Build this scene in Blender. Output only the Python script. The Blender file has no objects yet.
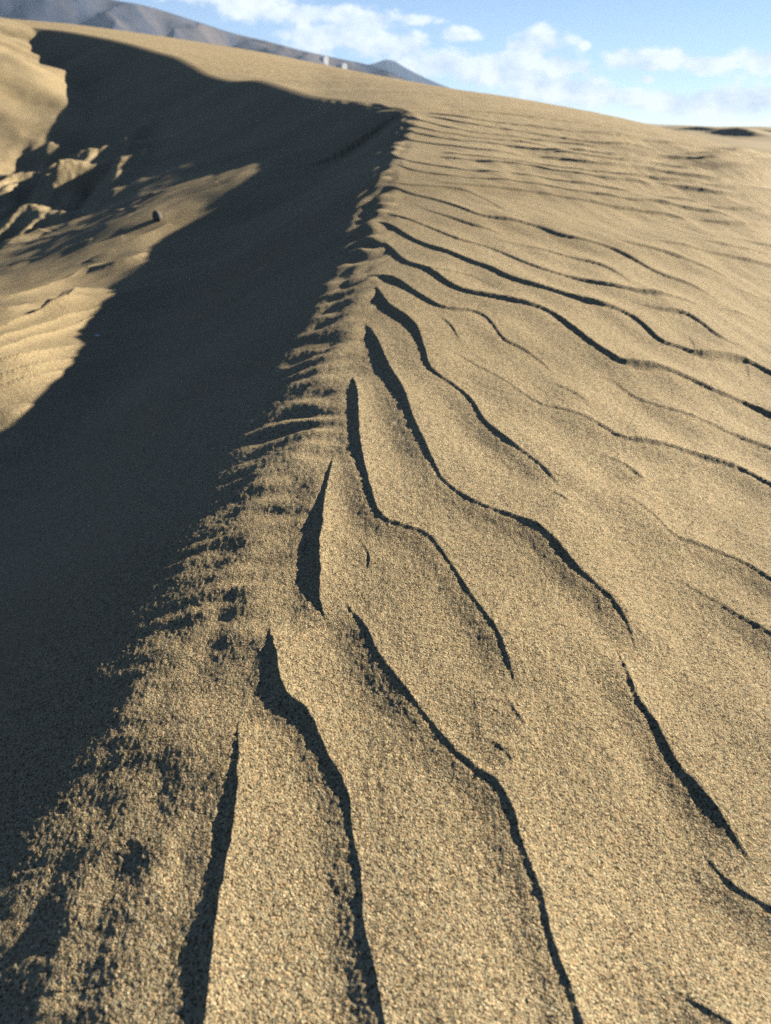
import bpy, math, random
import numpy as np

random.seed(7)
RNG = np.random.default_rng(11)
scene = bpy.context.scene
COL = scene.collection

# ------------------------------------------------------------------ constants
FPX = 740.0                      # focal length in pixels of the 771x1024 photograph
PITCH = math.radians(28.4)       # camera looks down onto the crest
ROLL = math.radians(2.5)
EYE = 0.55                       # eye height above the sand right below
SUN_AZ = math.radians(60)        # from the view direction (+Y) towards +X
SUN_EL = math.radians(23)
PLAIN = -3.6                     # level of the desert plain below the dune

fwd = np.array([0, math.cos(PITCH), -math.sin(PITCH)])
up0 = np.array([0, math.sin(PITCH), math.cos(PITCH)])
X = np.array([1.0, 0, 0])
right = math.cos(ROLL) * X + math.sin(ROLL) * up0
up = -math.sin(ROLL) * X + math.cos(ROLL) * up0
SUN = np.array([math.cos(SUN_EL) * math.sin(SUN_AZ), math.cos(SUN_EL) * math.cos(SUN_AZ), math.sin(SUN_EL)])


def ray(u, v):
    u = np.asarray(u, float); v = np.asarray(v, float)
    d = fwd + ((u - 385.5) / FPX)[..., None] * right + ((512 - v) / FPX)[..., None] * up
    return d / np.linalg.norm(d, axis=-1, keepdims=True)


def project(p):
    z = p @ fwd
    return 385.5 + FPX * (p @ right) / z, 512 - FPX * (p @ up) / z, z


# ------------------------------------------------------------------ numpy noise
def _hash(ix, iy, seed):
    h = (ix.astype(np.int64) * 374761393 + iy.astype(np.int64) * 668265263 + seed * 974711) & 0xffffffff
    h = ((h ^ (h >> 13)) * 1274126177) & 0xffffffff
    h = (h ^ (h >> 16)) & 0xffff
    return h / 65535.0 * 2 * math.pi


def gnoise(x, y, seed=0):
    x = np.asarray(x, float); y = np.asarray(y, float)
    ix = np.floor(x); iy = np.floor(y); fx = x - ix; fy = y - iy
    sx = fx * fx * fx * (fx * (fx * 6 - 15) + 10); sy = fy * fy * fy * (fy * (fy * 6 - 15) + 10)

    def g(ox, oy):
        a = _hash(ix + ox, iy + oy, seed)
        return np.cos(a) * (fx - ox) + np.sin(a) * (fy - oy)
    a = g(0, 0) * (1 - sx) + g(1, 0) * sx
    b = g(0, 1) * (1 - sx) + g(1, 1) * sx
    return (a * (1 - sy) + b * sy) * 1.5


def fbm(x, y, seed=0, octs=3, gain=.5):
    r = 0; a = 1
    for k in range(octs):
        r = r + a * gnoise(x * 2 ** k + 17.3 * k, y * 2 ** k - 9.1 * k, seed + k); a *= gain
    return r


def sstep(a, b, x):
    t = np.clip((x - a) / (b - a), 0, 1)
    return t * t * (3 - 2 * t)


def smax(a, b, k):
    return .5 * (a + b + np.sqrt((a - b) ** 2 + k * k)) - 0.0


def pchip(xs, ys):
    xs = np.asarray(xs, float); ys = np.asarray(ys, float)
    h = np.diff(xs); dl = np.diff(ys) / h
    m = np.zeros_like(ys)
    for i in range(1, len(xs) - 1):
        if dl[i - 1] * dl[i] > 0:
            w1 = 2 * h[i] + h[i - 1]; w2 = h[i] + 2 * h[i - 1]
            m[i] = (w1 + w2) / (w1 / dl[i - 1] + w2 / dl[i])
    m[0] = dl[0]; m[-1] = dl[-1]

    def f(x):
        x = np.clip(x, xs[0], xs[-1])
        i = np.clip(np.searchsorted(xs, x) - 1, 0, len(xs) - 2)
        t = (x - xs[i]) / h[i]
        return ((1 + 2 * t) * (1 - t) ** 2 * ys[i] + t * (1 - t) ** 2 * h[i] * m[i]
                + t * t * (3 - 2 * t) * ys[i + 1] + t * t * (t - 1) * h[i] * m[i + 1])
    return f


# ------------------------------------------------------------------ windward sheet of the dune
# skyline of the dune, and how far away it lies on each bearing
sky_px = np.array([(-60, 14), (0, 18), (60, 23), (110, 29), (160, 36), (205, 43), (260, 52), (325, 65), (380, 76),
                   (430, 84.5), (500, 95.3), (560, 105.8), (600, 113.6), (640, 122.4), (680, 132.3), (730, 146), (771, 159), (840, 183)], float)
d = ray(sky_px[:, 0], sky_px[:, 1])
sk_th = np.arctan2(d[:, 0], d[:, 1]); sk_el = d[:, 2] / np.hypot(d[:, 0], d[:, 1])
th_all = np.concatenate([[-math.pi, -1.4], sk_th, [1.3, math.pi]])
el_all = np.concatenate([[-.05, .06], sk_el, [-.12, -.05]])
PHI = pchip(th_all, el_all)
RS = pchip([-math.pi, -1.2, -.6, -.35, -.1, .08, .3, 1.2, math.pi], [10, 35, 40, 32, 20, 13, 11, 10, 10])
RD = pchip([-math.pi, -1.2, -.65, -.40, -.25, -.165, -.11, -.07, -.03, .017, .12, .3, 1.2, math.pi],
           [10, 38, 40, 36, 33, 30, 26, 20.5, 16.2, 13.7, 12, 11.5, 10, 10])


def sheet(x, y):
    r = np.hypot(x, y) + 1e-6; th = np.arctan2(x, y)
    f = sstep(2.5, 6.0, r); R = RS(th) * (1 - f) + RD(th) * f; ph = PHI(th)
    z = r * ph - EYE * (1 - r / R) ** 2
    over = np.maximum(r - 1.25 * R, 0)
    return z - .0035 * over ** 2 * (1 + 10 / R)


def cast(fn, u, v, t0=.3, t1=40, n=170):
    """points where the view rays first meet the height field fn"""
    dd = ray(u, v); u = np.atleast_1d(u)
    ts = np.geomspace(t0, t1, n)
    dd = np.atleast_2d(dd)
    P = dd[:, None, :] * ts[None, :, None]
    below = P[..., 2] < fn(P[..., 0], P[..., 1])
    hit = below.any(1)
    k = np.where(hit, below.argmax(1), n - 1); k = np.maximum(k, 1)
    lo, hi = ts[k - 1], ts[k]
    for _ in range(26):
        m = (lo + hi) / 2; Q = dd * m[:, None]
        b = Q[:, 2] < fn(Q[:, 0], Q[:, 1])
        hi = np.where(b, m, hi); lo = np.where(b, lo, m)
    return dd * hi[:, None]


def smooth_line(pts, n):
    """Catmull-Rom through pts, resampled evenly"""
    p = np.asarray(pts, float)
    p = np.vstack([2 * p[0] - p[1], p, 2 * p[-1] - p[-2]])
    out = []
    for i in range(1, len(p) - 2):
        t = np.linspace(0, 1, 12, endpoint=False)[:, None]
        a, b, c, e = p[i - 1], p[i], p[i + 1], p[i + 2]
        out.append(.5 * (2 * b + (c - a) * t + (2 * a - 5 * b + 4 * c - e) * t ** 2 + (3 * b - a - 3 * c + e) * t ** 3))
    out = np.vstack(out + [p[-2:-1]])
    s = np.concatenate([[0], np.cumsum(np.linalg.norm(np.diff(out, axis=0), axis=1))])
    q = np.linspace(0, s[-1], n)
    return np.stack([np.interp(q, s, out[:, k]) for k in range(out.shape[1])], 1)


# ------------------------------------------------------------------ crest of the dune
crest_px = [(120, 1290), (165, 1100), (190, 1000), (210, 880), (228, 770), (262, 650), (303, 530), (342, 412), (368, 322), (384, 260),
            (397, 195), (407, 150), (417, 119), (398, 107), (345, 99), (310, 94), (285, 86), (262, 80), (235, 80), (212, 74), (196, 65),
            (180, 57), (160, 51.5), (130, 43), (100, 36.5), (60, 30), (30, 27)]
crest_px = np.array(crest_px, float)
cp = cast(sheet, crest_px[:, 0], crest_px[:, 1], n=900)
# beyond the bend the crest runs off in an easy curve, rising and sagging a little on the sheet
plan_r = pchip([-.50, -.40, -.30, -.22, -.15, -.10, -.06, -.02, .02], [23.5, 18.5, 14.3, 11.6, 9.4, 8.0, 7.0, 6.2, 5.5])
sag = np.zeros(len(cp))
for k in range(12, len(cp)):
    q = ray(*crest_px[k]); q = q / math.hypot(q[0], q[1]) * float(plan_r(math.atan2(q[0], q[1])))
    sag[k] = q[2] - sheet(q[0], q[1]); cp[k] = q
print('sag', np.round(sag, 2))
CR = [np.array([-.16, -1.5, 0]), np.array([-.15, -.3, 0])] + [np.array([q[0], q[1], d_]) for q, d_ in zip(cp, sag)] \
    + [np.array([cp[-1][0] - 4, cp[-1][1] + 3, sag[-1]]), np.array([cp[-1][0] - 14, cp[-1][1] + 12, 0])]
CRN = smooth_line(CR, 1400)
CS = np.concatenate([[0], np.cumsum(np.linalg.norm(np.diff(CRN[:, :2], axis=0), axis=1))])
_s = np.unique(np.concatenate([np.linspace(0, 4.5, 260), np.linspace(4.5, CS[-1], 520)]))   # dense near the camera
CRG = np.interp(_s, CS, CRN[:, 2])
CRN = np.stack([np.interp(_s, CS, CRN[:, 0]), np.interp(_s, CS, CRN[:, 1])], 1); CS = _s
CRZ = sheet(CRN[:, 0], CRN[:, 1]) + CRG


def crest_dist(x, y):
    """signed distance to the crest (positive on the lee side), height and run of the crest there"""
    x = np.asarray(x, float); shp = x.shape
    x = x.ravel(); y = np.asarray(y, float).ravel()
    D = np.empty(len(x)); Zc = np.empty(len(x)); Sc = np.empty(len(x))
    A = CRN[:-1]; B = CRN[1:] - A; L2 = (B ** 2).sum(1)
    for i in range(0, len(x), 40000):
        px = x[i:i + 40000]; py = y[i:i + 40000]
        d2 = (px[:, None] - CRN[None, :, 0]) ** 2 + (py[:, None] - CRN[None, :, 1]) ** 2
        k0 = d2.argmin(1)
        best = np.full(len(px), 1e18); bs = np.zeros(len(px)); bz = np.zeros(len(px)); bc = np.zeros(len(px))
        for o in (-1, 0):
            k = np.clip(k0 + o, 0, len(A) - 1)
            wx = px - A[k, 0]; wy = py - A[k, 1]
            t = np.clip((wx * B[k, 0] + wy * B[k, 1]) / L2[k], 0, 1)
            ex = wx - t * B[k, 0]; ey = wy - t * B[k, 1]
            dd = ex * ex + ey * ey; cr = B[k, 0] * wy - B[k, 1] * wx
            m = dd < best
            best = np.where(m, dd, best); bc = np.where(m, cr, bc)
            bs = np.where(m, CS[k] + t * (CS[k + 1] - CS[k]), bs)
            bz = np.where(m, CRZ[k] + t * (CRZ[k + 1] - CRZ[k]), bz)
        D[i:i + 40000] = np.sqrt(best) * np.sign(bc); Zc[i:i + 40000] = bz; Sc[i:i + 40000] = bs
    return D.reshape(shp), Zc.reshape(shp), Sc.reshape(shp)


# ------------------------------------------------------------------ floor of the lee hollow
# the shadow of the crest ends on the floor: points of its edge lie on the sheet of sun rays grazing the crest
TE = math.tan(SUN_EL)
sdir = SUN[:2] / np.linalg.norm(SUN[:2])
_t = np.geomspace(.2, 16, 420)
_cs = np.interp(np.linspace(0, CS[-1], 900), CS, np.arange(len(CS)))
_cx = np.interp(np.linspace(0, CS[-1], 900), CS, CRN[:, 0]); _cy = np.interp(np.linspace(0, CS[-1], 900), CS, CRN[:, 1])
_cz = np.interp(np.linspace(0, CS[-1], 900), CS, CRZ)
RUL = np.stack([_cx[:, None] - sdir[0] * _t, _cy[:, None] - sdir[1] * _t, _cz[:, None] - TE * _t], -1).reshape(-1, 3)
RUL_T = np.broadcast_to(_t, (900, 420)).ravel()


def on_shadow(u, v, m=0.0):
    P = RUL + np.array([0, 0, m])
    pu, pv, pz = project(P)
    e = (pu - u) ** 2 + (pv - v) ** 2 + np.where(pz < .3, 1e9, 0)
    near = np.where(e < e.min() + 9)[0]
    k = near[np.argmin(RUL_T[near])]
    return P[k]


edge = [(0, 434), (33, 406), (66, 372), (90, 318), (112, 286), (146, 266), (173, 241), (205, 220), (235, 196), (255, 177), (270, 163),
        (230, 171), (195, 178), (140, 186), (102, 196), (72, 212), (30, 228)]
upper = [(35, 34), (66, 72), (70, 98), (62, 122), (48, 148)]
lit = [(10, 400, .05), (20, 360, .10), (15, 300, .16), (70, 260, .14), (130, 225, .10), (190, 195, .06), (60, 300, .10), (150, 215, .10),
       (10, 255, .10), (235, 180, .03)]
lit = [(a_, b_, c_ * 1.0) for a_, b_, c_ in lit]
FP = [on_shadow(u, v) for u, v in edge] + [on_shadow(u, v) for u, v in upper] + [on_shadow(u, v, m) for u, v, m in lit]
FP += [on_shadow(15, 195, .02), on_shadow(60, 175, .02), on_shadow(5, 150, .2), on_shadow(20, 100, .3), on_shadow(20, 60, .35)]
FP += [on_shadow(90, 150, -.25), on_shadow(110, 110, -.5), on_shadow(160, 140, -.35), on_shadow(130, 70, -.9), on_shadow(220, 140, -.3)]
FP = np.array(FP)
# off to the left the hollow runs out level
FP = np.vstack([FP, [[-3.2, .6, -1.45], [-3.2, 2.2, -1.35], [-5.0, 3.8, -1.3], [-8, 2, -1.7], [-8, 6, -1.2], [-2.0, -1.5, -1.3], [-14, 14, .6], [-18, 24, 2.0]]])


class TPS:
    def __init__(s, p, z, lam=1e-3):
        n = len(p); s.p = p
        K = s.k(np.linalg.norm(p[:, None] - p[None], axis=-1)) + lam * np.eye(n)
        Q = np.hstack([np.ones((n, 1)), p])
        M = np.block([[K, Q], [Q.T, np.zeros((3, 3))]])
        s.w = np.linalg.solve(M, np.concatenate([z, [0, 0, 0]]))

    @staticmethod
    def k(r):
        return np.where(r > 1e-9, r * r * np.log(np.maximum(r, 1e-9)), 0)

    def __call__(s, x, y):
        shp = np.shape(x); x = np.ravel(x); y = np.ravel(y); out = s.w[-3] + s.w[-2] * x + s.w[-1] * y
        for i, (a, b) in enumerate(s.p):
            out = out + s.w[i] * s.k(np.hypot(x - a, y - b))
        return out.reshape(shp)


FLOOR = TPS(FP[:, :2], FP[:, 2], 2e-2)
SLIP = math.tan(math.radians(33))


def lee_drop(d, w):
    d = np.maximum(d, 0)
    return SLIP * (d - w * (1 - np.exp(-d / w)))


def base(x, y, full=False):
    S = sheet(x, y)
    dd, zc, sc = crest_dist(x, y)
    w = .10 + .04 * (1 - sstep(.5, 1.3, np.hypot(x, y)))
    slip = zc - lee_drop(dd, w)
    out = S + np.interp(sc, CS, CRG) * np.exp(-np.abs(dd) / 1.6)
    lee = dd > 0
    fl = np.full(S.shape, -50.0)
    fl[lee] = FLOOR(x[lee], y[lee])
    far = np.hypot(x, y)
    fl = np.where(far > 30, fl - .01 * (far - 30) ** 2, fl)
    k = .05 + .03 * np.clip(dd, 0, 4)
    L = smax(slip, fl, k)
    L = L - .5 * (np.sqrt((slip - fl) ** 2 + k * k) - np.abs(slip - fl)) * np.exp(-dd / .3)
    out[lee] = L[lee]
    if full:
        return out, dd, sc, slip - fl
    return out


# ------------------------------------------------------------------ sand ripples read off the photograph
# (line of the steep lee face, first point to last with the high side on the left hand; height at start, middle, end in cm)
RIP = [
    ([(404, 186), (455, 189), (485, 198), (497, 209), (510, 217)], .8, .8, .3),
    ([(402, 191), (441, 201), (461, 210), (475, 218), (500, 222), (540, 228), (556, 236), (600, 246), (621, 255), (639, 264), (663, 278), (690, 288), (718, 304)], .9, 1, .3),
    ([(419, 206), (441, 216), (475, 227), (498, 232), (505, 238)], .4, 1, .3),
    ([(400, 217), (438, 232), (455, 242), (482, 247), (509, 257), (529, 267), (559, 277), (600, 288), (639, 297), (684, 304), (705, 312)], 1, 1, .3),
    ([(490, 240), (522, 247), (549, 253), (582, 262), (603, 268), (621, 277), (630, 285)], .3, .9, .3),
    ([(612, 240), (636, 249), (672, 258), (696, 265), (714, 271), (732, 282)], .5, .9, .3),
    ([(732, 289), (750, 298), (771, 303), (800, 312)], .3, .8, .8),
    ([(645, 240), (672, 247), (702, 253), (732, 258), (750, 265), (771, 268), (800, 276)], .5, .8, .8),
    ([(690, 240), (720, 249), (771, 258), (800, 262)], .5, .8, .8),
    ([(738, 240), (771, 249), (800, 257)], .5, .8, .8),
    ([(750, 276), (771, 280), (800, 288)], .3, .6, .8),
    ([(714, 312), (732, 313), (750, 319), (771, 328), (810, 345)], .3, .9, .9),
    ([(633, 304), (660, 312), (684, 316), (702, 327), (717, 339), (732, 346), (744, 349)], .3, .8, .2),
    ([(393, 226), (402, 234), (412, 243), (428, 249), (451, 255), (472, 265), (492, 272), (502, 279), (529, 287), (573, 300), (615, 310), (636, 319), (651, 333), (660, 342), (681, 349), (702, 357), (744, 361), (771, 376), (810, 392)], 1.5, 1.1, 1.1),
    ([(389, 246), (396, 256), (407, 264), (428, 272), (445, 285), (465, 294), (495, 299), (529, 306), (549, 312), (566, 324), (591, 345), (612, 360), (621, 366), (645, 370), (666, 373), (690, 382), (720, 396), (750, 408), (771, 417), (815, 435)], 1.8, 1.1, 1.1),
    ([(428, 273), (455, 274), (478, 280), (502, 291)], .4, .5, .2),
    ([(376, 274), (394, 280), (414, 294), (441, 307), (475, 311), (488, 319), (502, 339), (522, 348), (542, 361), (552, 371)], 2.0, .9, .5),
    ([(549, 382), (576, 397), (593, 407)], .3, .5, .2),
    ([(438, 314), (451, 328), (460, 345)], .4, .6, .2),
    ([(455, 355), (475, 365), (502, 380), (522, 395), (542, 405), (578, 416), (603, 428), (624, 440), (665, 448), (718, 464), (749, 475), (771, 487), (820, 508)], .5, 1.1, 1.2),
    ([(600, 376), (615, 379), (630, 393), (660, 407), (702, 422), (733, 437), (771, 451), (815, 468)], .4, 1.1, 1.1),
    ([(377, 288), (384, 304), (401, 316), (414, 331), (424, 358), (429, 372), (451, 385), (469, 400), (484, 423), (502, 439), (524, 454), (540, 467), (559, 487)], 2.4, 1.1, .5),
    ([(550, 493), (571, 507)], .4, .5, .2),
    ([(368, 326), (377, 348), (387, 372), (401, 397), (415, 431), (431, 462), (443, 482), (468, 501), (499, 515), (531, 528), (550, 543), (571, 568), (593, 587), (611, 603), (627, 627), (635, 650)], 2.6, 1.1, .5),
    ([(353, 380), (354, 400), (355, 419), (357, 447), (365, 481), (378, 518), (403, 528), (425, 535), (440, 551), (456, 574), (471, 599), (494, 631), (506, 662), (515, 687)], 3.0, 1.0, .6),
    ([(506, 699), (518, 720), (529, 730)], .4, .5, .2),
    ([(331, 462), (324, 490), (317, 515), (313, 545), (313, 575), (316, 600), (325, 619)], 1.6, 4.6, 1.4),
    ([(359, 540), (368, 556), (367, 574)], .5, .7, .4),
    ([(352, 614), (365, 633), (377, 659), (396, 684), (414, 705), (449, 747), (480, 773), (495, 783), (511, 814), (519, 845), (537, 892), (550, 944), (563, 980), (580, 1030), (600, 1080)], 1.2, 1.1, 1.0),
    ([(270, 640), (272, 670), (278, 695), (292, 709), (307, 724), (324, 760), (345, 797), (350, 834), (358, 881), (361, 929), (372, 976), (382, 1024), (398, 1090)], 3.6, 1.1, 1.2),
    ([(237, 735), (234, 770), (228, 827), (214, 895), (204, 962), (199, 1024), (190, 1100)], 2.4, 3.2, 3.2),
    ([(621, 662), (634, 700), (652, 727), (673, 765), (703, 799), (729, 832), (755, 871)], .9, 1.2, .3),
    ([(708, 855), (718, 870), (734, 887), (771, 910), (810, 935)], .6, 1.0, 1.0),
    ([(599, 454), (624, 464), (638, 475), (648, 482)], .4, .8, .3),
    ([(621, 493), (637, 504), (655, 517), (665, 528), (680, 540), (718, 554), (749, 568), (771, 584), (815, 610)], .5, 1.1, 1.1),
    ([(675, 577), (696, 590), (712, 599), (743, 619), (771, 636), (815, 662)], .5, 1.1, 1.1),
    ([(471, 740), (490, 743), (506, 755), (514, 767)], .3, .5, .2),
    ([(669, 986), (700, 1010), (727, 1026), (780, 1060)], .3, .7, .9),
]


def wob(n):
    return np.cumsum(RNG.normal(size=n)) * .35


# finer, fainter ripples towards the skyline: rows that share one sway, broken into lengths
_v = 113.0; rows = []
while _v < 184:
    rows.append(_v); _v += 4.6 + 5.2 * (_v - 113) / 71 + RNG.uniform(-.7, .7)
us_all = np.arange(396, 860, 14.0)
sway = 2.0 * np.sin(us_all / 52.0) + 1.0 * np.sin(us_all / 23.0 + 1)
for i, v0 in enumerate(rows):
    f = (v0 - 113) / 71
    row = v0 + .155 * (us_all - 410) + sway * (.35 + .65 * f) + wob(len(us_all)) * 1.1
    k = int(RNG.integers(0, 4))
    while k < len(us_all) - 3:
        n = int(RNG.integers(7, 20)); e = min(k + n, len(us_all))
        us = us_all[k:e]; vs = row[k:e] + RNG.uniform(-1.0, 1.0) * (.4 + f)
        keep = vs > np.interp(us, sky_px[:, 0], sky_px[:, 1]) + 6
        if keep.sum() >= 4:
            RIP.append((list(zip(us[keep], vs[keep])), .7, .58 + .3 * f, .9))
        k = e - int(RNG.integers(-1, 3))

# the ripples that run out of the frame on the right go on across the slope
for q in range(len(RIP)):
    pts = list(RIP[q][0])
    if pts[-1][0] >= 790:
        (ua, va), (ub, vb) = pts[-3], pts[-1]
        sl = min(max((vb - va) / (ub - ua), .12), .6)
        for k in range(1, 9):
            pts.append((ub + 45 * k, vb + sl * 45 * k + RNG.uniform(-5, 5)))
        RIP[q] = (pts,) + RIP[q][1:3] + (RIP[q][2],)

# ripples and trodden ledges on the floor of the hollow
FRIP = [
    ([(-25, 392), (0, 386), (60, 370)], 2.0), ([(-25, 381), (0, 375), (70, 358)], 2.0), ([(-25, 369), (0, 362), (68, 346)], 2.0),
    ([(-25, 359), (0, 350), (50, 335), (91, 318)], 2.2), ([(-25, 349), (0, 340), (50, 324), (96, 309)], 2.0), ([(-20, 333), (20, 321), (80, 300)], 1.8),
    ([(-10, 307), (28, 296), (60, 283), (93, 266)], 5.0), ([(30, 314), (54, 307), (63, 298), (90, 290)], 4.0), ([(92, 271), (122, 265), (146, 256)], 5.0),
    ([(-20, 320), (10, 312), (30, 303)], 3.0), ([(90, 262), (122, 246), (136, 240), (165, 224)], 2.5),
    ([(-20, 285), (30, 272), (80, 252), (120, 236)], 2.0), ([(-20, 272), (40, 256), (90, 240)], 1.6), ([(-20, 258), (30, 246), (90, 228), (130, 214)], 1.6),
    ([(-10, 246), (60, 231), (110, 213), (150, 203)], 1.4), ([(60, 222), (120, 204), (190, 186)], 1.4), ([(120, 215), (160, 200), (215, 182)], 1.4),
    ([(-20, 420), (10, 411), (36, 405)], 3.0),
]


SHARP, SWELL = .50, 1.6


def add_kernel(xy_line, amp, x, y, h, width, Lup, Ldn, k_sharp=SHARP, k_swell=SWELL):
    """add one asymmetric ripple along a line in plan; amp is a height per line point"""
    A = xy_line[:-1]; B = np.diff(xy_line, axis=0); L2 = (B ** 2).sum(1) + 1e-12
    reach = 4.2 * max(Lup.max(), Ldn.max())
    lo = xy_line.min(0) - reach; hi = xy_line.max(0) + reach
    sel = np.where((x > lo[0]) & (x < hi[0]) & (y > lo[1]) & (y < hi[1]))[0]
    if not len(sel):
        return
    for c in range(0, len(sel), 60000):
        s = sel[c:c + 60000]
        px = x[s]; py = y[s]
        best = np.full(len(s), 1e18); sd = np.zeros(len(s)); k_ = np.zeros(len(s)); off = np.zeros(len(s))
        for k in range(len(A)):
            wx = px - A[k, 0]; wy = py - A[k, 1]
            tt = (wx * B[k, 0] + wy * B[k, 1]) / L2[k]
            t = np.clip(tt, 0, 1)
            ex = wx - t * B[k, 0]; ey = wy - t * B[k, 1]
            dd = ex * ex + ey * ey
            m = dd < best
            cr = (B[k, 0] * wy - B[k, 1] * wx)
            best = np.where(m, dd, best); sd = np.where(m, np.sqrt(dd) * np.sign(cr), sd); k_ = np.where(m, k + t, k_)
            al = np.abs(tt - t) * math.sqrt(L2[k])
            off = np.where(m, al if k in (0, len(A) - 1) else 0, off)
        ki = np.clip(k_, 0, len(A))
        a = np.interp(ki, np.arange(len(xy_line)), amp); w = np.interp(ki, np.arange(len(xy_line)), width)
        lu = np.interp(ki, np.arange(len(xy_line)), Lup); ld = np.interp(ki, np.arange(len(xy_line)), Ldn)
        a = a * np.exp(-(off / (.25 * lu)) ** 2)
        sd = sd + .0012 * gnoise(px * 70, py * 70, 5) * np.minimum(w / .004, 1)
        # steep little lee face on top of a broad swell whose foot eases out over some centimetres
        t = np.clip(np.maximum(1 - sd / w, 0) * .5, 0, 1)
        u = np.clip(-sd, 0, None); v = np.clip(sd, 0, None)
        fade = np.exp(-(u / ld) ** 1.7)
        sharp = np.where(sd > w, .5 * np.exp(-(v - w) / (.5 * lu)), (.5 - (1 - (1 - t) ** 1.5)) * np.exp(-(u / (.35 * ld)) ** 1.5))
        swell = np.where(sd > 0, .5 * np.exp(-v / lu), (.5 - 1.0 * (1 - np.exp(-(u / (.36 * ld)) ** 2))) * fade)
        h[s] += a * (k_sharp * sharp + k_swell * swell)


def at_base(pts):
    p = np.asarray(pts, float)
    return cast(lambda a, b: base(a, b), p[:, 0], p[:, 1])


def blur(A, sg):
    n = int(3 * sg) + 1; k = np.exp(-.5 * (np.arange(-n, n + 1) / sg) ** 2); k /= k.sum()
    for ax in (0, 1):
        B = np.zeros_like(A); pad = [(0, 0), (0, 0)]; pad[ax] = (n, n)
        Q = np.pad(A, pad, mode='edge')
        for i, q in enumerate(k):
            B += q * (Q[i:i + A.shape[0]] if ax == 0 else Q[:, i:i + A.shape[1]])
        A = B
    return A


def sample(A, x, y, x0, y0, st):
    fx = np.clip((x - x0) / st, 0, A.shape[1] - 1.001); fy = np.clip((y - y0) / st, 0, A.shape[0] - 1.001)
    ix = fx.astype(int); iy = fy.astype(int); fx = fx - ix; fy = fy - iy
    return (A[iy, ix] * (1 - fx) + A[iy, ix + 1] * fx) * (1 - fy) + (A[iy + 1, ix] * (1 - fx) + A[iy + 1, ix + 1] * fx) * fy


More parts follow.
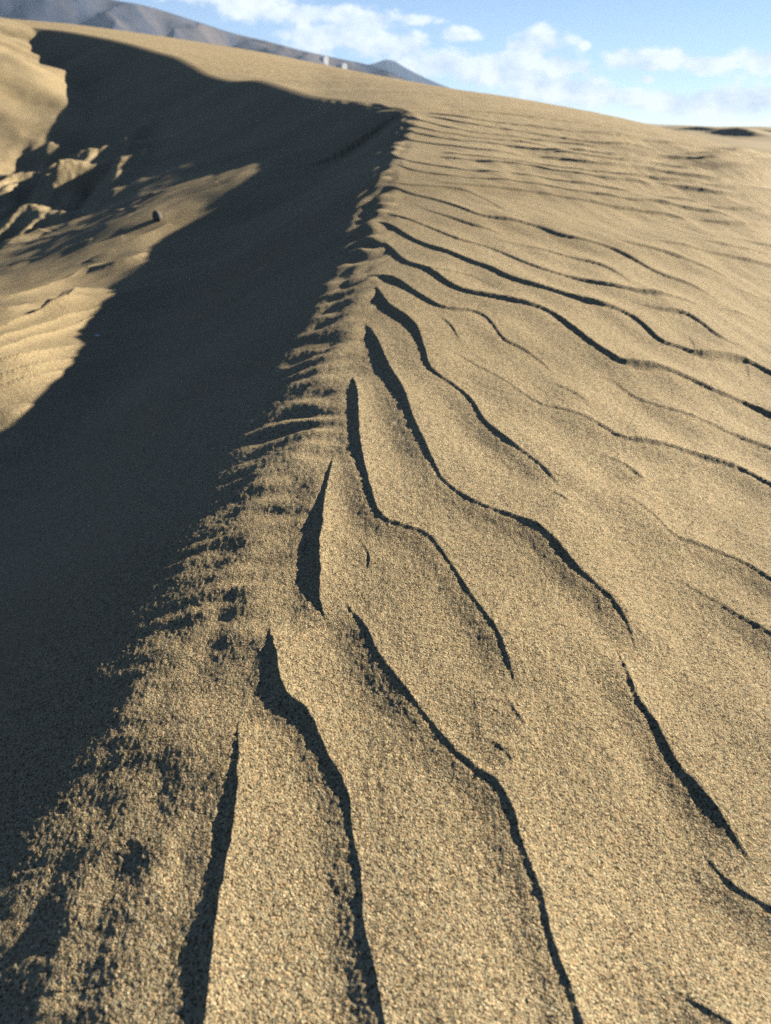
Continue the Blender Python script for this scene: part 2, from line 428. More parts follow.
def ripples(x, y, h):
    # the broad swells are laid on a plan grid and rounded off there; close to the eye they are taken exactly
    ST = .015; gx0, gx1, gy0, gy1 = -1.2, 6.5, .1, 11.0
    sxx, syy = np.meshgrid(np.arange(gx0, gx1, ST), np.arange(gy0, gy1, ST)); sx = sxx.ravel(); sy = syy.ravel(); sw = np.zeros(len(sx))
    hn = np.zeros(len(x))
    for pts, a0, a1, a2 in RIP:
        if pts[0][0] < 412 and pts[0][1] < 260:
            pts = [(pts[0][0] - 13, pts[0][1] - 5)] + list(pts)
        px = smooth_line(pts, max(8, int(len(pts) * 3)))
        px = px + 0.0
        P = at_base(px)
        ok = np.hypot(P[:, 0], P[:, 1]) < 12
        if ok.sum() < 3:
            continue
        P = P[ok]
        for _k in range(3):                                    # no kinks in plan
            wgt = sstep(1.2, 3, np.linalg.norm(P[1:-1], axis=1))[:, None]
            P[1:-1] = P[1:-1] * (1 - .5 * wgt) + .25 * wgt * (P[:-2] + P[2:])
        n = len(P); t = np.linspace(0, 1, n)
        r = np.linalg.norm(P, axis=1)
        a = np.interp(t, [0, .12, .4, .7, 1], [a0 * .5, a0 * .5, a1 * .5, a1 * .5, a2 * .4]) * .01
        a = a * np.interp(r, [.6, 1, 1.8, 3, 5, 8], [1.0, 1.12, 1.65, 2.8, 5.6, 8.0])
        tg = np.gradient(P[:, :2], axis=0); tg /= np.linalg.norm(tg, axis=1, keepdims=True) + 1e-9
        face = np.abs(-tg[:, 1] * sdir[0] + tg[:, 0] * sdir[1])
        # taller where the slope leans further towards the sun, so that the lee faces still shade themselves
        tilt = np.arctan((sheet(P[:, 0], P[:, 1]) - sheet(P[:, 0] + .3 * sdir[0], P[:, 1] + .3 * sdir[1])) / .3)
        far = sstep(1.5, 3.5, r)
        rel = np.clip(np.tan(np.clip(SUN_EL + tilt, .1, 1.2)) / math.tan(math.radians(27)), .6, 1.9)
        a = a * np.clip(.8 / np.maximum(face, .3), .9, 1.9) * (1 + .60 * (1 - far) * sstep(.10, .30, np.arctan2(P[:, 0], P[:, 1]))) * (1 + far * (rel - 1))
        a = a * (1 + .26 * gnoise(np.arange(n) * .09, np.full(n, a1 * 31 + len(pts) * 7.7), 9) + .12 * np.sin(np.arange(n) * .9 + a1 * 7))
        a[0] *= .35; a[1] *= .75; a[-2] *= .6; a[-1] *= .2
        wd = a * SHARP * .5 / .75 + .0004                                     # lee face a little steeper than the angle of repose
        lu = .060 * r ** .9; ld = .085 * r ** .9
        add_kernel(P[:, :2], a * (1 - .1 * far), x, y, h, wd, lu, ld, SHARP, 0)
        b = np.minimum(a, .0080 * r ** 1.15 * (1 + far * np.maximum(rel - 1, 0)))
        add_kernel(P[:, :2], b, sx, sy, sw, wd, lu, ld, 0, SWELL)
        if r.min() < 2.2:
            add_kernel(P[:, :2], b, x, y, hn, wd, lu, ld, 0, SWELL)
    G = sw.reshape(sxx.shape); rq = np.hypot(x, y)
    far1 = sample(blur(G, 2.2), x, y, gx0, gy0, ST); far2 = sample(blur(G, 5), x, y, gx0, gy0, ST)
    f1 = sstep(.9, 1.7, rq); f2 = sstep(2.2, 4.0, rq)
    h += hn * (1 - f1) + f1 * (far1 * (1 - f2) + far2 * f2 * 1.1)
    for pts, a in FRIP:
        P = at_base(smooth_line(pts[::-1], len(pts) * 4))
        n = len(P)
        if abs(a - 2.0) < .3 and P[:, 1].max() < 3.6:
            am = np.sin(np.linspace(.3, math.pi - .3, n)) * .042
            add_kernel(P[:, :2], am, x, y, h, np.full(n, .016), np.full(n, .034), np.full(n, .034), 1, .3)
            continue
        am = np.sin(np.linspace(.25, math.pi - .25, n)) * a * .014
        add_kernel(P[:, :2], am, x, y, h, am * .5 / .62 + .002, np.full(n, .05 + a * .012), np.full(n, .05 + a * .012), .6, .8)


# hollows pressed into the soft rim: pixel centre, half sizes along the run / across (m), depth (m)
PITS = [((160, 790), .030, .020, .016), ((120, 870), .028, .018, .012), ((258, 566), .026, .022, .013), ((222, 612), .05, .018, .014),
        ((235, 545), .02, .03, .008), ((272, 505), .016, .05, .012), ((305, 452), .016, .03, .012), ((75, 1000), .03, .018, .014),
        ((255, 525), .016, .03, .008), ((300, 425), .016, .04, .010), ((316, 392), .016, .04, .010), ((205, 660), .03, .02, .010),
        ((160, 700), .03, .02, .008), ((326, 365), .016, .05, .010), ((340, 340), .016, .05, .010), ((95, 930), .03, .02, .01),
        ((180, 855), .02, .012, .008), ((40, 905), .03, .02, .010)]


def details(x, y, z, dd, sc, marg):
    h = np.zeros_like(z)
    ripples(x, y, h)
    z = z + h
    r = np.hypot(x, y)
    # soft rim: small slumps running across the crest
    band = np.exp(-((dd - .085) / .075) ** 2) * (dd > -.03) * sstep(-.03, .01, dd)
    rc = np.maximum(sc - S0, .12)
    lq = np.where(rc > .6, 12.6 * (1 + np.log(rc / .6)), 21 * rc)
    n1 = np.sin(2 * math.pi * (lq * 1.45 + .8 * gnoise(lq * .5, dd * 7, 3) + dd * 1.6)) * (.50 + .75 * gnoise(lq * .6, dd * 11, 21))
    n0 = gnoise(lq + .8 * gnoise(lq * .25, dd * 9, 3), dd * 9 + lq * .2, 21)
    orderly = .72 * sstep(.45, 1.0, rc)
    n1 = n1 * orderly + n0 * (1 - orderly)
    n2 = gnoise(lq * 2.2, dd * 16, 22)
    n3 = gnoise(lq * .5, dd * 12, 23)
    nearw = (1 - sstep(5.5, 8, r)) * np.clip((rc / .9) ** .8, .8, 2.3)
    z = z + band * nearw * (.0050 * n1 + .0018 * n2 + .0050 * n3)
    for (u, v), ls, lc, dep in PITS:
        P = at_base([(u, v)])[0]
        s0 = np.interp(0, [0], [0])
        _d, _z, _s = crest_dist(np.array([P[0]]), np.array([P[1]]))
        q = ((sc - _s[0]) / ls) ** 2 + ((dd - _d[0]) / lc) ** 2
        m = (q < 9) & (np.abs(x - P[0]) < .4) & (np.abs(y - P[1]) < .4)
        z[m] += -.33 * dep * np.exp(-q[m])
    # slip face: faint streaks of sliding sand
    slipm = sstep(.15, .6, dd) * sstep(-.05, .3, marg)
    z = z + slipm * (.022 * gnoise(y * 1.1 + .3, x * .5, 31) + .005 * gnoise(y * 4.2 - x * 1.2, x * .8, 32))
    # long tracks slanting down the slip face, above the floor
    z = z + slipm * .02 * np.exp(-((np.abs(gnoise(y * .5 - x * .35, x * .25 + y * .08, 37))) / .05) ** 2)
    fl = (dd > .5) * sstep(.1, -.1, marg)
    z = z + fl * (.012 * fbm(x * 1.6, y * 1.6, 41, 3) + .006 * gnoise(x * 2.2 + y * 3.5, (y - x) * 7, 42))
    # trodden ground beyond
    tx, ty = TR[0], TR[1]
    q = ((x - tx) * TA[0] + (y - ty) * TA[1]) / 2.6, (-(x - tx) * TA[1] + (y - ty) * TA[0]) / 1.15
    tm = np.exp(-(q[0] ** 2 + q[1] ** 2) ** 2) * (dd > .4)
    ql = q[0] * 2.6; qa = q[1] * 1.15
    bum = gnoise(qa * 2.6, ql * 1.0, 51) + .6 * gnoise(qa * 5.2 + 3, ql * 2.3, 52) + .05 * np.abs(gnoise(x * 8 + 3, y * 6, 53)) + .06 * gnoise(x * 19, y * 16, 54)
    z = z + tm * .15 * bum
    # waviness of the big far lee face
    z = z + (dd > .2) * sstep(5, 8, r) * sstep(.2, 1.2, dd) * (.13 * gnoise(x * .5, y * .7, 61) + .06 * gnoise(x * .9 + y, y * 1.6, 62))
    # gentle unevenness and fine relief of the windward sand
    z = z + (dd < 0) * sstep(0, .3, -dd) * (.005 * gnoise(x * 4, y * 4, 71) + .0028 * gnoise(x * 14 + y * 5, y * 6, 72))
    z = z + .0005 * gnoise(x * 55, y * 55, 73) * (1 - sstep(2, 4, r)) + .0005 * gnoise(x * 130, y * 130, 74) * (1 - sstep(1.2, 2.5, r)) + .0004 * gnoise(x * 290, y * 290, 75) * (1 - sstep(.8, 1.4, r))
    return z


S0 = float(CS[np.argmin(np.abs(CRN[:, 1]))])
TRP = at_base([(50, 180)])[0]; TRQ = at_base([(100, 150)])[0]
TR = (TRP[0], TRP[1]); TA = np.array([TRQ[0] - TRP[0], TRQ[1] - TRP[1]]); TA = TA / np.linalg.norm(TA)
print('trodden', TRP, TRQ)


# ------------------------------------------------------------------ mesh helpers
def grid_mesh(name, V, nr, nc, wrap, mat, smooth=True):
    idx = np.arange(nr * nc).reshape(nr, nc)
    if wrap:
        idx = np.hstack([idx, idx[:, :1]])
    a = idx[:-1, :-1].ravel(); b = idx[:-1, 1:].ravel(); c = idx[1:, 1:].ravel(); e = idx[1:, :-1].ravel()
    F = np.stack([a, b, c, e], 1).astype(np.int32)
    me = bpy.data.meshes.new(name)
    me.vertices.add(len(V)); me.vertices.foreach_set('co', V.astype(np.float32).ravel())
    me.loops.add(F.size); me.loops.foreach_set('vertex_index', F.ravel())
    me.polygons.add(len(F))
    me.polygons.foreach_set('loop_start', np.arange(0, F.size, 4, dtype=np.int32))
    me.polygons.foreach_set('loop_total', np.full(len(F), 4, np.int32))
    me.update(calc_edges=True)
    me.polygons.foreach_set('use_smooth', np.full(len(F), smooth))
    me.materials.append(mat)
    o = bpy.data.objects.new(name, me); COL.objects.link(o)
    return o


def structure(o, label=None):
    o['kind'] = 'structure'
    if label:
        o['label'] = label
    return o


# ------------------------------------------------------------------ materials
def new_mat(name):
    m = bpy.data.materials.new(name); m.use_nodes = True
    nt = m.node_tree
    return m, nt, nt.nodes['Principled BSDF'], nt.nodes, nt.links


def noise_node(nt, co, scale, detail=2, rough=.5, dims='3D'):
    n = nt.nodes.new('ShaderNodeTexNoise'); n.noise_dimensions = dims
    n.inputs['Scale'].default_value = scale; n.inputs['Detail'].default_value = detail; n.inputs['Roughness'].default_value = rough
    nt.links.new(co, n.inputs['Vector'])
    return n.outputs['Fac']


def ramp(nt, fac, stops):
    r = nt.nodes.new('ShaderNodeValToRGB'); nt.links.new(fac, r.inputs['Fac'])
    e = r.color_ramp.elements
    while len(e) < len(stops):
        e.new(.5)
    for q, (p, c) in zip(e, stops):
        q.position = p; q.color = (*c, 1)
    return r.outputs['Color']


def mixc(nt, fac, a, b, mode='MIX'):
    m = nt.nodes.new('ShaderNodeMix'); m.data_type = 'RGBA'; m.blend_type = mode
    for s, k in ((fac, 0), (a, 6), (b, 7)):
        if hasattr(s, 'node'):
            nt.links.new(s, m.inputs[k])
        elif k == 0:
            m.inputs[0].default_value = s
        else:
            m.inputs[k].default_value = (*s, 1)
    return m.outputs[2]


def math_node(nt, op, a, b=None, c=None, clamp=False):
    m = nt.nodes.new('ShaderNodeMath'); m.operation = op; m.use_clamp = clamp
    for k, s in enumerate((a, b, c)):
        if s is None:
            continue
        if hasattr(s, 'node'):
            nt.links.new(s, m.inputs[k])
        else:
            m.inputs[k].default_value = s
    return m.outputs[0]


def sand_material(name, near):
    m, nt, bs, N, L = new_mat(name)
    tc = N.new('ShaderNodeTexCoord'); co = tc.outputs['Object']
    mp = N.new('ShaderNodeMapping'); mp.inputs['Scale'].default_value = (.35, 1.6, 1); L.new(co, mp.inputs['Vector'])
    broad = noise_node(nt, mp.outputs[0], 1.1, 5)
    col = ramp(nt, broad, [(.3, (.280, .219, .124)), (.7, (.360, .287, .170))])
    if near:
        def cells(scale):
            v = N.new('ShaderNodeTexVoronoi'); v.inputs['Scale'].default_value = scale; L.new(co, v.inputs['Vector'])
            sp = N.new('ShaderNodeSeparateColor'); L.new(v.outputs['Color'], sp.inputs[0])
            return v.outputs['Distance'], sp.outputs[0], sp.outputs[1]
        dst, ra, rb = cells(680)
        grain = ramp(nt, ra, [(0, (.16, .155, .15)), (.13, (.26, .25, .24)), (.2, (.80, .78, .74)), (.55, (1.0, 1.0, .98)), (.84, (1.2, 1.2, 1.18)), (.9, (1.65, 1.67, 1.68))])
        col = mixc(nt, .9, col, grain, 'MULTIPLY')
        tint = ramp(nt, rb, [(.0, (1.15, .95, .80)), (.5, (1, 1, 1)), (1, (.90, 1.02, 1.10))])
        col = mixc(nt, .7, col, tint, 'MULTIPLY')
        g2 = noise_node(nt, co, 500, 2, .6)
        b1 = N.new('ShaderNodeBump'); b1.inputs['Strength'].default_value = 1; b1.inputs['Distance'].default_value = -.0007
        L.new(dst, b1.inputs['Height'])
        b2 = N.new('ShaderNodeBump'); b2.inputs['Strength'].default_value = 1; b2.inputs['Distance'].default_value = .0018
        L.new(g2, b2.inputs['Height']); L.new(b1.outputs[0], b2.inputs['Normal'])
        L.new(b2.outputs[0], bs.inputs['Normal'])
    L.new(col, bs.inputs['Base Color'])
    bs.inputs['Roughness'].default_value = .9
    bs.inputs['Specular IOR Level'].default_value = .15
    return m


SAND = sand_material('sand', True)
FARSAND = sand_material('far_sand', False)

# ------------------------------------------------------------------ main dune
fine = np.linspace(math.radians(-37), math.radians(37), 1120)
side_l = np.linspace(math.radians(-80), math.radians(-37), 160, endpoint=False)
side_r = np.linspace(math.radians(37), math.radians(70), 60)[1:]
rest = np.linspace(math.radians(70), math.radians(280), 90)[1:-1]
TH = np.concatenate([side_l, fine, side_r, rest])
RR = np.concatenate([np.geomspace(.02, .25, 26, endpoint=False), np.geomspace(.25, 3.2, 860, endpoint=False), np.geomspace(3.2, 9, 640, endpoint=False),
                     np.geomspace(9, 25, 300, endpoint=False), np.geomspace(25, 120, 120)])
rr, tt = np.meshgrid(RR, TH, indexing='ij')
gx = (rr * np.sin(tt)).ravel(); gy = (rr * np.cos(tt)).ravel()
gz, gd, gs, gm = base(gx, gy, True)
gz = details(gx, gy, gz, gd, gs, gm)
gz = np.maximum(gz, PLAIN - 3)
dune = structure(grid_mesh('sand_dune', np.stack([gx, gy, gz], 1), len(RR), len(TH), True, SAND), 'rippled sand dune with a sharp crest and a dark lee side')
del rr, tt


def ground(x, y):
    """height of the finished dune at single points"""
    x = np.atleast_1d(np.asarray(x, float)); y = np.atleast_1d(np.asarray(y, float))
    z, dd, s, m = base(x, y, True)
    return details(x, y, z, dd, s, m)


# ------------------------------------------------------------------ desert plain to the horizon, with low dunes on the right
pth = np.concatenate([np.linspace(math.radians(-40), math.radians(10), 120, endpoint=False), np.linspace(math.radians(10), math.radians(40), 500, endpoint=False),
                      np.linspace(math.radians(40), math.radians(320), 90, endpoint=False)])
prr = np.concatenate([[8.0], np.geomspace(30, 260, 420), np.geomspace(275, 5300, 60)])
rr, tt = np.meshgrid(prr, pth, indexing='ij')
x = rr * np.sin(tt); y = rr * np.cos(tt)


def slip_dune(x, y, az, r, half, height, turn):
    """a low dune with a steep lee face towards the left front"""
    cx, cy = r * math.sin(az), r * math.cos(az)
    a = turn
    u = (x - cx) * math.cos(a) + (y - cy) * math.sin(a); v = -(x - cx) * math.sin(a) + (y - cy) * math.cos(a)
    u = u + .12 * v * np.sin(v / half * 2.2)
    env = np.exp(-(v / half) ** 2)
    hh = height * env
    stoss = hh * np.exp(-np.maximum(u, 0) / (height * 9))
    lee = hh - np.maximum(-u, 0) * .62
    return np.where(u > 0, stoss, np.maximum(lee, 0))


def az_of(u):
    dd = ray(u, 128); return math.atan2(dd[0], dd[1])


z = PLAIN + .5 * fbm(x / 60, y / 60, 81, 3) * sstep(20, 60, rr)
z = z + .5 * fbm(x / 17, y / 17, 85, 2) * sstep(20, 60, rr)
# broad rise that carries the far dunes
rise = sstep(math.radians(8), math.radians(19), tt) * sstep(45, 120, rr) * np.exp(-(np.maximum(rr - 150, 0) / 160) ** 2)
z = z + 2.9 * rise
for u_, r_, hf, ht, tn in ((738, 120, 3.4, .75, .8), (700, 128, 4.5, .55, .5), (775, 140, 6, .5, .5)):
    z = z + slip_dune(x, y, az_of(u_), r_, hf, ht, tn)
z = np.where(rr > 400, PLAIN + 1.0 * fbm(x / 300, y / 300, 88, 2), z)
structure(grid_mesh('desert_plain', np.stack([x.ravel(), y.ravel(), z.ravel()], 1), len(prr), len(pth), True, FARSAND), 'far sandy plain with low dunes')

# ------------------------------------------------------------------ mountains
ROCK, nt, bs, N, L = new_mat('mountain_rock_hazed')
co = N.new('ShaderNodeTexCoord').outputs['Object']
c1 = ramp(nt, noise_node(nt, co, .0035, 5, .6), [(.38, (.022, .028, .048)), (.5, (.040, .047, .070)), (.62, (.10, .088, .085))])  # blue in the rock colours stands in for part of the distance haze
c2 = mixc(nt, ramp(nt, noise_node(nt, co, .0011, 3), [(.45, (0, 0, 0)), (.6, (1, 1, 1))]), c1, (.042, .045, .06))
L.new(c2, bs.inputs['Base Color']); bs.inputs['Roughness'].default_value = 1; bs.inputs['Specular IOR Level'].default_value = 0


def mountain_range(name, px, r0, r1, r2, seed, rough, label):
    """ridge line read as bearings and elevations; foot at r0, ridge at r1, back at r2"""
    px = np.array(px, float)
    dd = ray(px[:, 0], px[:, 1]); th = np.arctan2(dd[:, 0], dd[:, 1]); el = dd[:, 2] / np.hypot(dd[:, 0], dd[:, 1])
    f = pchip(th, el)
    ta = np.linspace(th[0], th[-1], 420); ra = np.concatenate([np.linspace(r0, r1, 90, endpoint=False), np.linspace(r1, r2, 30)])
    rr, tt = np.meshgrid(ra, ta, indexing='ij')
    x = rr * np.sin(tt); y = rr * np.cos(tt)
    hgt = f(tt) * r1 - PLAIN
    q = np.where(rr < r1, sstep(0, 1, (rr - r0) / (r1 - r0)) ** 1.15, 1 - sstep(0, 1, (rr - r1) / (r2 - r1)))
    gul = 1 - np.abs(fbm(x / (r1 * .10), y / (r1 * .22), seed, 3, .5))
    gul2 = fbm(x / (r1 * .02), y / (r1 * .03), seed + 9, 3)
    off = 1 - np.exp(-((rr - r1) / (.10 * r1)) ** 2)
    z = PLAIN - 1 + hgt * q * (1 + rough * (gul - .75) * off + .05 * rough * gul2 * (.2 + .8 * off))
    z = np.minimum(z, PLAIN - 1 + hgt * rr / r1 * 1.01)
    return structure(grid_mesh(name, np.stack([x.ravel(), y.ravel(), z.ravel()], 1), len(ra), len(ta), False, ROCK), label)


RANGE = mountain_range('mountain_range', [(-420, 40), (-250, -10), (-120, -30), (-40, -26), (40, -20), (80, -11), (112, 0), (140, 5), (169, 13), (200, 23), (232, 33), (270, 42), (300, 50), (331, 57),
                                  (373, 66), (400, 76), (430, 92), (470, 112)], 800, 2500, 3400, 101, .8, 'long hazy mountain slope behind the dune')
mountain_range('distant_peak', [(290, 92), (330, 76), (358, 67), (376, 62.5), (387, 59.5), (394, 61), (402, 65.5), (411, 70.5), (424, 77), (440, 84), (470, 95), (520, 118)],
               3500, 4300, 4900, 131, .2, 'pointed blue mountain farther away')


# ------------------------------------------------------------------ small white buildings on the slope behind
def box_mesh(bm, x0, x1, y0, y1, z0, z1):
    import bmesh
    r = bmesh.ops.create_cube(bm, size=1)
    for v in r['verts']:
        v.co.x = x0 if v.co.x < 0 else x1
        v.co.y = y0 if v.co.y < 0 else y1
        v.co.z = z0 if v.co.z < 0 else z1
    return r['verts']


import bmesh


def mesh_obj(name, bm, mat, parent=None, smooth=False):
    me = bpy.data.meshes.new(name); bm.to_mesh(me); bm.free()
    me.materials.append(mat)
    if smooth:
        for p in me.polygons:
            p.use_smooth = True
    o = bpy.data.objects.new(name, me); COL.objects.link(o)
    if parent:
        o.parent = parent
    return o


WHITE, nt, bs, N, L = new_mat('white_plaster')
co = N.new('ShaderNodeTexCoord').outputs['Object']
L.new(ramp(nt, noise_node(nt, co, .6, 3), [(.3, (.76, .75, .72)), (.7, (.84, .83, .80))]), bs.inputs['Base Color']); bs.inputs['Roughness'].default_value = .8
GLASS, nt, bs, N, L = new_mat('window_glass')
co = N.new('ShaderNodeTexCoord').outputs['Object']
L.new(ramp(nt, noise_node(nt, co, .8, 1), [(.3, (.12, .15, .18)), (.7, (.2, .23, .26))]), bs.inputs['Base Color']); bs.inputs['Roughness'].default_value = .2


def slope_point(u, v):
    from mathutils import Vector
    dg = Vector(ray(u, v)); me = RANGE
    ok, p, _n, _f = me.ray_cast(Vector((0, 0, 0)), dg)
    return np.array(p) if ok else ray(u, v) * 2300


def building(u, v, dist, wd, dp, ht, label):
    P = slope_point(u, v)
    e = bpy.data.objects.new('white_building', None); COL.objects.link(e)
    e.location = (P[0], P[1], P[2] - ht * .5)
    e.rotation_euler = (0, 0, -math.atan2(P[0], P[1]) + math.radians(38))
    e['label'] = label; e['category'] = 'building'; e['group'] = 'small white buildings beyond the dune'
    bm = bmesh.new(); vs = box_mesh(bm, -wd / 2, wd / 2, -dp / 2, dp / 2, -12, ht * .8)
    mesh_obj('wall', bm, WHITE, e)
    # low barrel roof
    bm = bmesh.new(); n = 10
    prof = [(-wd / 2 - .15, ht * .8 + .003)] + [(-math.cos(math.pi * k / n) * wd / 2, ht * .8 + .15 + math.sin(math.pi * k / n) * ht * .2) for k in range(n + 1)] + [(wd / 2 + .15, ht * .8 + .003)]
    a = [bm.verts.new((p, -dp / 2 - .12, q)) for p, q in prof]; b = [bm.verts.new((p, dp / 2 + .12, q)) for p, q in prof]
    bm.faces.new(a[::-1]); bm.faces.new(b)
    for k in range(len(prof)):
        bm.faces.new((a[k], a[(k + 1) % len(prof)], b[(k + 1) % len(prof)], b[k]))
    bmesh.ops.recalc_face_normals(bm, faces=bm.faces)
    mesh_obj('roof', bm, WHITE, e)
    return e


building(324.5, 62, 1500, 13, 12, 21, 'larger taller white building beyond the dune skyline, left of the smaller one')
building(343, 67, 1500, 14, 12, 14, 'smaller lower white building beyond the dune skyline, right of the taller one')

# ------------------------------------------------------------------ loose things on the sand
STONE, nt, bs, N, L = new_mat('stone')
co = N.new('ShaderNodeTexCoord').outputs['Object']
L.new(ramp(nt, noise_node(nt, co, 30, 4), [(.3, (.07, .06, .055)), (.6, (.15, .135, .12)), (.75, (.30, .28, .25))]), bs.inputs['Base Color']); bs.inputs['Roughness'].default_value = .85
SHELL, nt, bs, N, L = new_mat('shell')
co = N.new('ShaderNodeTexCoord').outputs['Object']
L.new(ramp(nt, noise_node(nt, co, 60, 3), [(.3, (.70, .66, .60)), (.7, (.86, .84, .80))]), bs.inputs['Base Color']); bs.inputs['Roughness'].default_value = .5


def stone(name, u, v, size, sc, seed, mat, label, cat, sink=.25):
    P = cast(lambda a, b: base(a, b), [u], [v])[0]
    zz = ground(P[0], P[1])[0]
    bm = bmesh.new(); bmesh.ops.create_icosphere(bm, subdivisions=4, radius=1)
    rs = np.random.default_rng(seed)
    planes = rs.normal(size=(14, 3)); planes /= np.linalg.norm(planes, axis=1, keepdims=True); off = rs.uniform(.68, .95, 14)
    for w in bm.verts:
        p = np.array(w.co)
        for n_, o_ in zip(planes, off):
            ex = p @ n_ - o_
            if ex > 0:
                p = p - n_ * ex * .9
        p = p * (1 + .05 * float(gnoise(p[0] * 4 + 5, p[1] * 4 + p[2] * 3, seed)))
        w.co = p * size * np.array(sc)
    o = mesh_obj(name, bm, mat, None, True)
    o.location = (P[0], P[1], zz + size * sc[2] * (1 - 2 * sink) * .8)
    o['label'] = label; o['category'] = cat
    return o


stone('stone', 157, 219, .032, (1.0, .75, 1.3), 5, STONE, 'dark stone standing on the sunlit floor of the hollow, pale on its right side', 'stone')
stone('shell_fragment', 97, 335, .008, (1.3, .8, .5), 8, SHELL, 'tiny white shell fragment on the shaded sand below the crest', 'shell')

# ------------------------------------------------------------------ air
hz = bmesh.new(); box_mesh(hz, -5500, 5500, -5500, 5500, -12, 460)
HM = bpy.data.materials.new('haze'); HM.use_nodes = True
nt = HM.node_tree; nt.nodes.clear()
om = nt.nodes.new('ShaderNodeOutputMaterial'); pv = nt.nodes.new('ShaderNodeVolumePrincipled')
pv.inputs['Color'].default_value = (.52, .72, 1, 1); pv.inputs['Density'].default_value = 1.1e-4
nt.links.new(pv.outputs[0], om.inputs['Volume'])
ho = mesh_obj('haze', hz, HM); ho['kind'] = 'stuff'; ho['label'] = 'thin bluish air over the desert'

# ------------------------------------------------------------------ sky
w = bpy.data.worlds.new('World'); scene.world = w; w.use_nodes = True
nt = w.node_tree; N = nt.nodes; L = nt.links
bg = N['Background']; bg.inputs['Strength'].default_value = .05
sky = N.new('ShaderNodeTexSky'); sky.sky_type = 'NISHITA'; sky.sun_disc = False
sky.sun_elevation = SUN_EL; sky.sun_rotation = SUN_AZ
sky.air_density = .54; sky.dust_density = .1; sky.ozone_density = 2.6
gen = N.new('ShaderNodeTexCoord').outputs['Generated']
sep = N.new('ShaderNodeSeparateXYZ'); L.new(gen, sep.inputs[0])
AZ = math_node(nt, 'ARCTAN2', sep.outputs[0], sep.outputs[1]); ELV = math_node(nt, 'ARCSINE', sep.outputs[2])
cmb = N.new('ShaderNodeCombineXYZ'); L.new(AZ, cmb.inputs[0]); L.new(math_node(nt, 'MULTIPLY', ELV, 1.5), cmb.inputs[1])
nz = noise_node(nt, cmb.outputs[0], 24, 8, .62); nz2 = noise_node(nt, cmb.outputs[0], 9, 3, .5)
sh = N.new('ShaderNodeVectorMath'); sh.operation = 'ADD'; L.new(cmb.outputs[0], sh.inputs[0]); sh.inputs[1].default_value = (.006, .012, 0)
nzs = noise_node(nt, sh.outputs[0], 26, 4, .55)


def cloud(u, v, hw, hh):
    """bearing and elevation of a cloud, half width and half height in radians"""
    dd = ray(u, v)
    return math.atan2(dd[0], dd[1]), math.asin(dd[2]), hw / FPX, hh / FPX


CL = [(540, 44, 34, 15), (560, 66, 38, 14), (520, 62, 60, 12), (655, 62, 50, 11), (705, 64, 45, 9), (765, 60, 38, 11), (820, 64, 50, 12), (461, 35, 22, 6), (585, 46, 5, 4), (648, 79, 13, 4),
      (370, 22, 36, 12), (300, 14, 50, 12), (250, 2, 60, 16), (390, 46, 50, 15), (330, 36, 60, 14), (440, 66, 60, 14), (500, 76, 70, 13), (185, -8, 60, 10),
      (600, 96, 110, 10), (700, 104, 110, 13), (780, 100, 90, 10), (560, 86, 70, 12), (900, 80, 90, 16), (-60, -60, 120, 20), (420, 20, 24, 5),
      (120, -70, 90, 16), (400, -80, 110, 18), (650, -60, 90, 14), (1000, 40, 110, 18)]
mx = None
for c in CL:
    a, e, hw, hh = cloud(*c)
    da = math_node(nt, 'MULTIPLY', math_node(nt, 'SUBTRACT', AZ, a), 1 / hw)
    de = math_node(nt, 'MULTIPLY', math_node(nt, 'SUBTRACT', ELV, e), 1 / hh)
    q = math_node(nt, 'SUBTRACT', 1, math_node(nt, 'SQRT', math_node(nt, 'ADD', math_node(nt, 'MULTIPLY', da, da), math_node(nt, 'MULTIPLY', de, de))))
    mx = q if mx is None else math_node(nt, 'SMOOTH_MAX', mx, q, .25)
dens = math_node(nt, 'ADD', mx, math_node(nt, 'MULTIPLY', math_node(nt, 'SUBTRACT', nz, .5), 2.6))
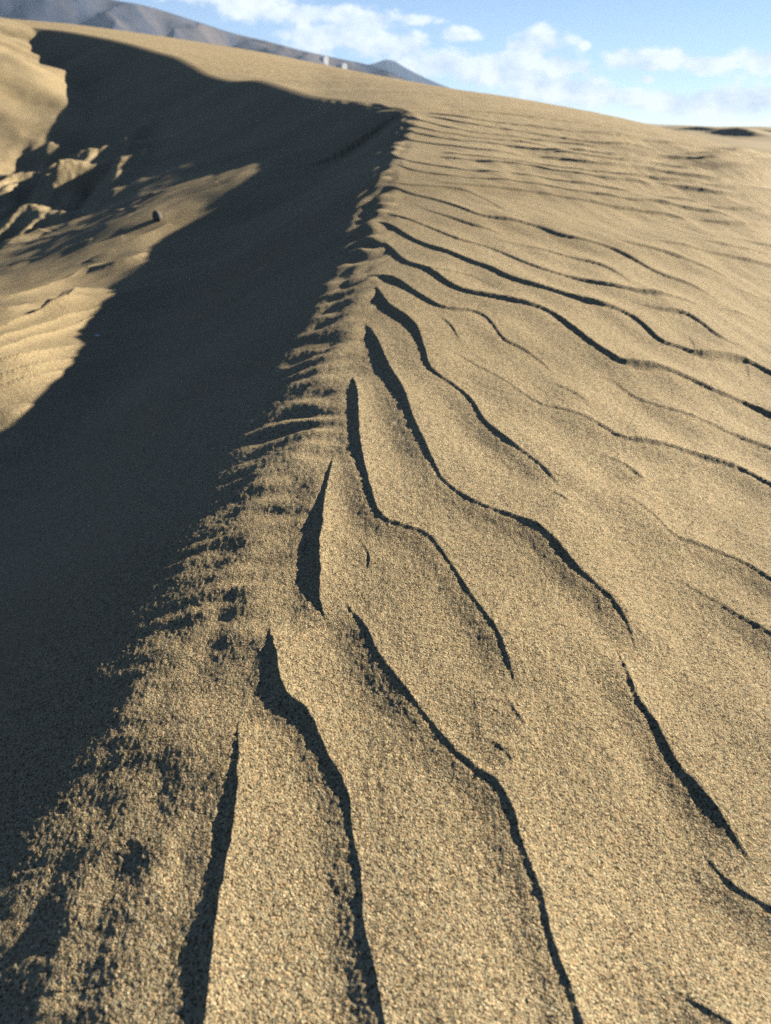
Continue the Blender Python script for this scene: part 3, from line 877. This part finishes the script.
dens = math_node(nt, 'ADD', dens, math_node(nt, 'MULTIPLY', math_node(nt, 'SUBTRACT', nz2, .5), .8))
mask = N.new('ShaderNodeMapRange'); mask.interpolation_type = 'SMOOTHSTEP'
L.new(dens, mask.inputs[0]); mask.inputs[1].default_value = .02; mask.inputs[2].default_value = .58; mask.inputs[4].default_value = .92
shade = math_node(nt, 'ADD', math_node(nt, 'MULTIPLY', math_node(nt, 'SUBTRACT', nz, nzs), 2.5), .62, None, True)
CLOUD_LO = (4.6, 5.3, 6.3); CLOUD_HI = (8.3, 8.4, 8.4)
ccol = mixc(nt, shade, CLOUD_LO, CLOUD_HI)
skyc = mixc(nt, 1.0, sky.outputs[0], (1.0, 1.0, 1.0), 'MULTIPLY')
fin = mixc(nt, mask.outputs[0], skyc, ccol)
L.new(fin, bg.inputs['Color'])

sl = bpy.data.lights.new('sun', 'SUN'); sl.energy = 5; sl.angle = math.radians(.5); sl.color = (1, .91, .76)
so = bpy.data.objects.new('sun', sl); COL.objects.link(so)
from mathutils import Vector, Matrix
so.rotation_euler = Vector(SUN).to_track_quat('Z', 'Y').to_euler()
so.location = (4, 2, 6)

# ------------------------------------------------------------------ camera
cam = bpy.data.cameras.new('camera'); co_ = bpy.data.objects.new('camera', cam); COL.objects.link(co_)
cam.sensor_fit = 'VERTICAL'; cam.sensor_height = 36; cam.lens = 36 * FPX / 1024
cam.clip_start = .05; cam.clip_end = 40000
M = Matrix(((right[0], up[0], -fwd[0], 0), (right[1], up[1], -fwd[1], 0), (right[2], up[2], -fwd[2], 0), (0, 0, 0, 1)))
co_.matrix_world = M
cam.dof.use_dof = True; cam.dof.focus_distance = .9; cam.dof.aperture_fstop = 26 / 3.6
scene.camera = co_

scene.view_settings.view_transform = 'Standard'; scene.view_settings.look = 'None'
scene.view_settings.exposure = 1.54; scene.view_settings.gamma = 1
scene.cycles.use_denoising = False
scene.cycles.max_bounces = 4; scene.cycles.diffuse_bounces = 0; scene.cycles.volume_bounces = 0
scene.cycles.sample_clamp_indirect = 6
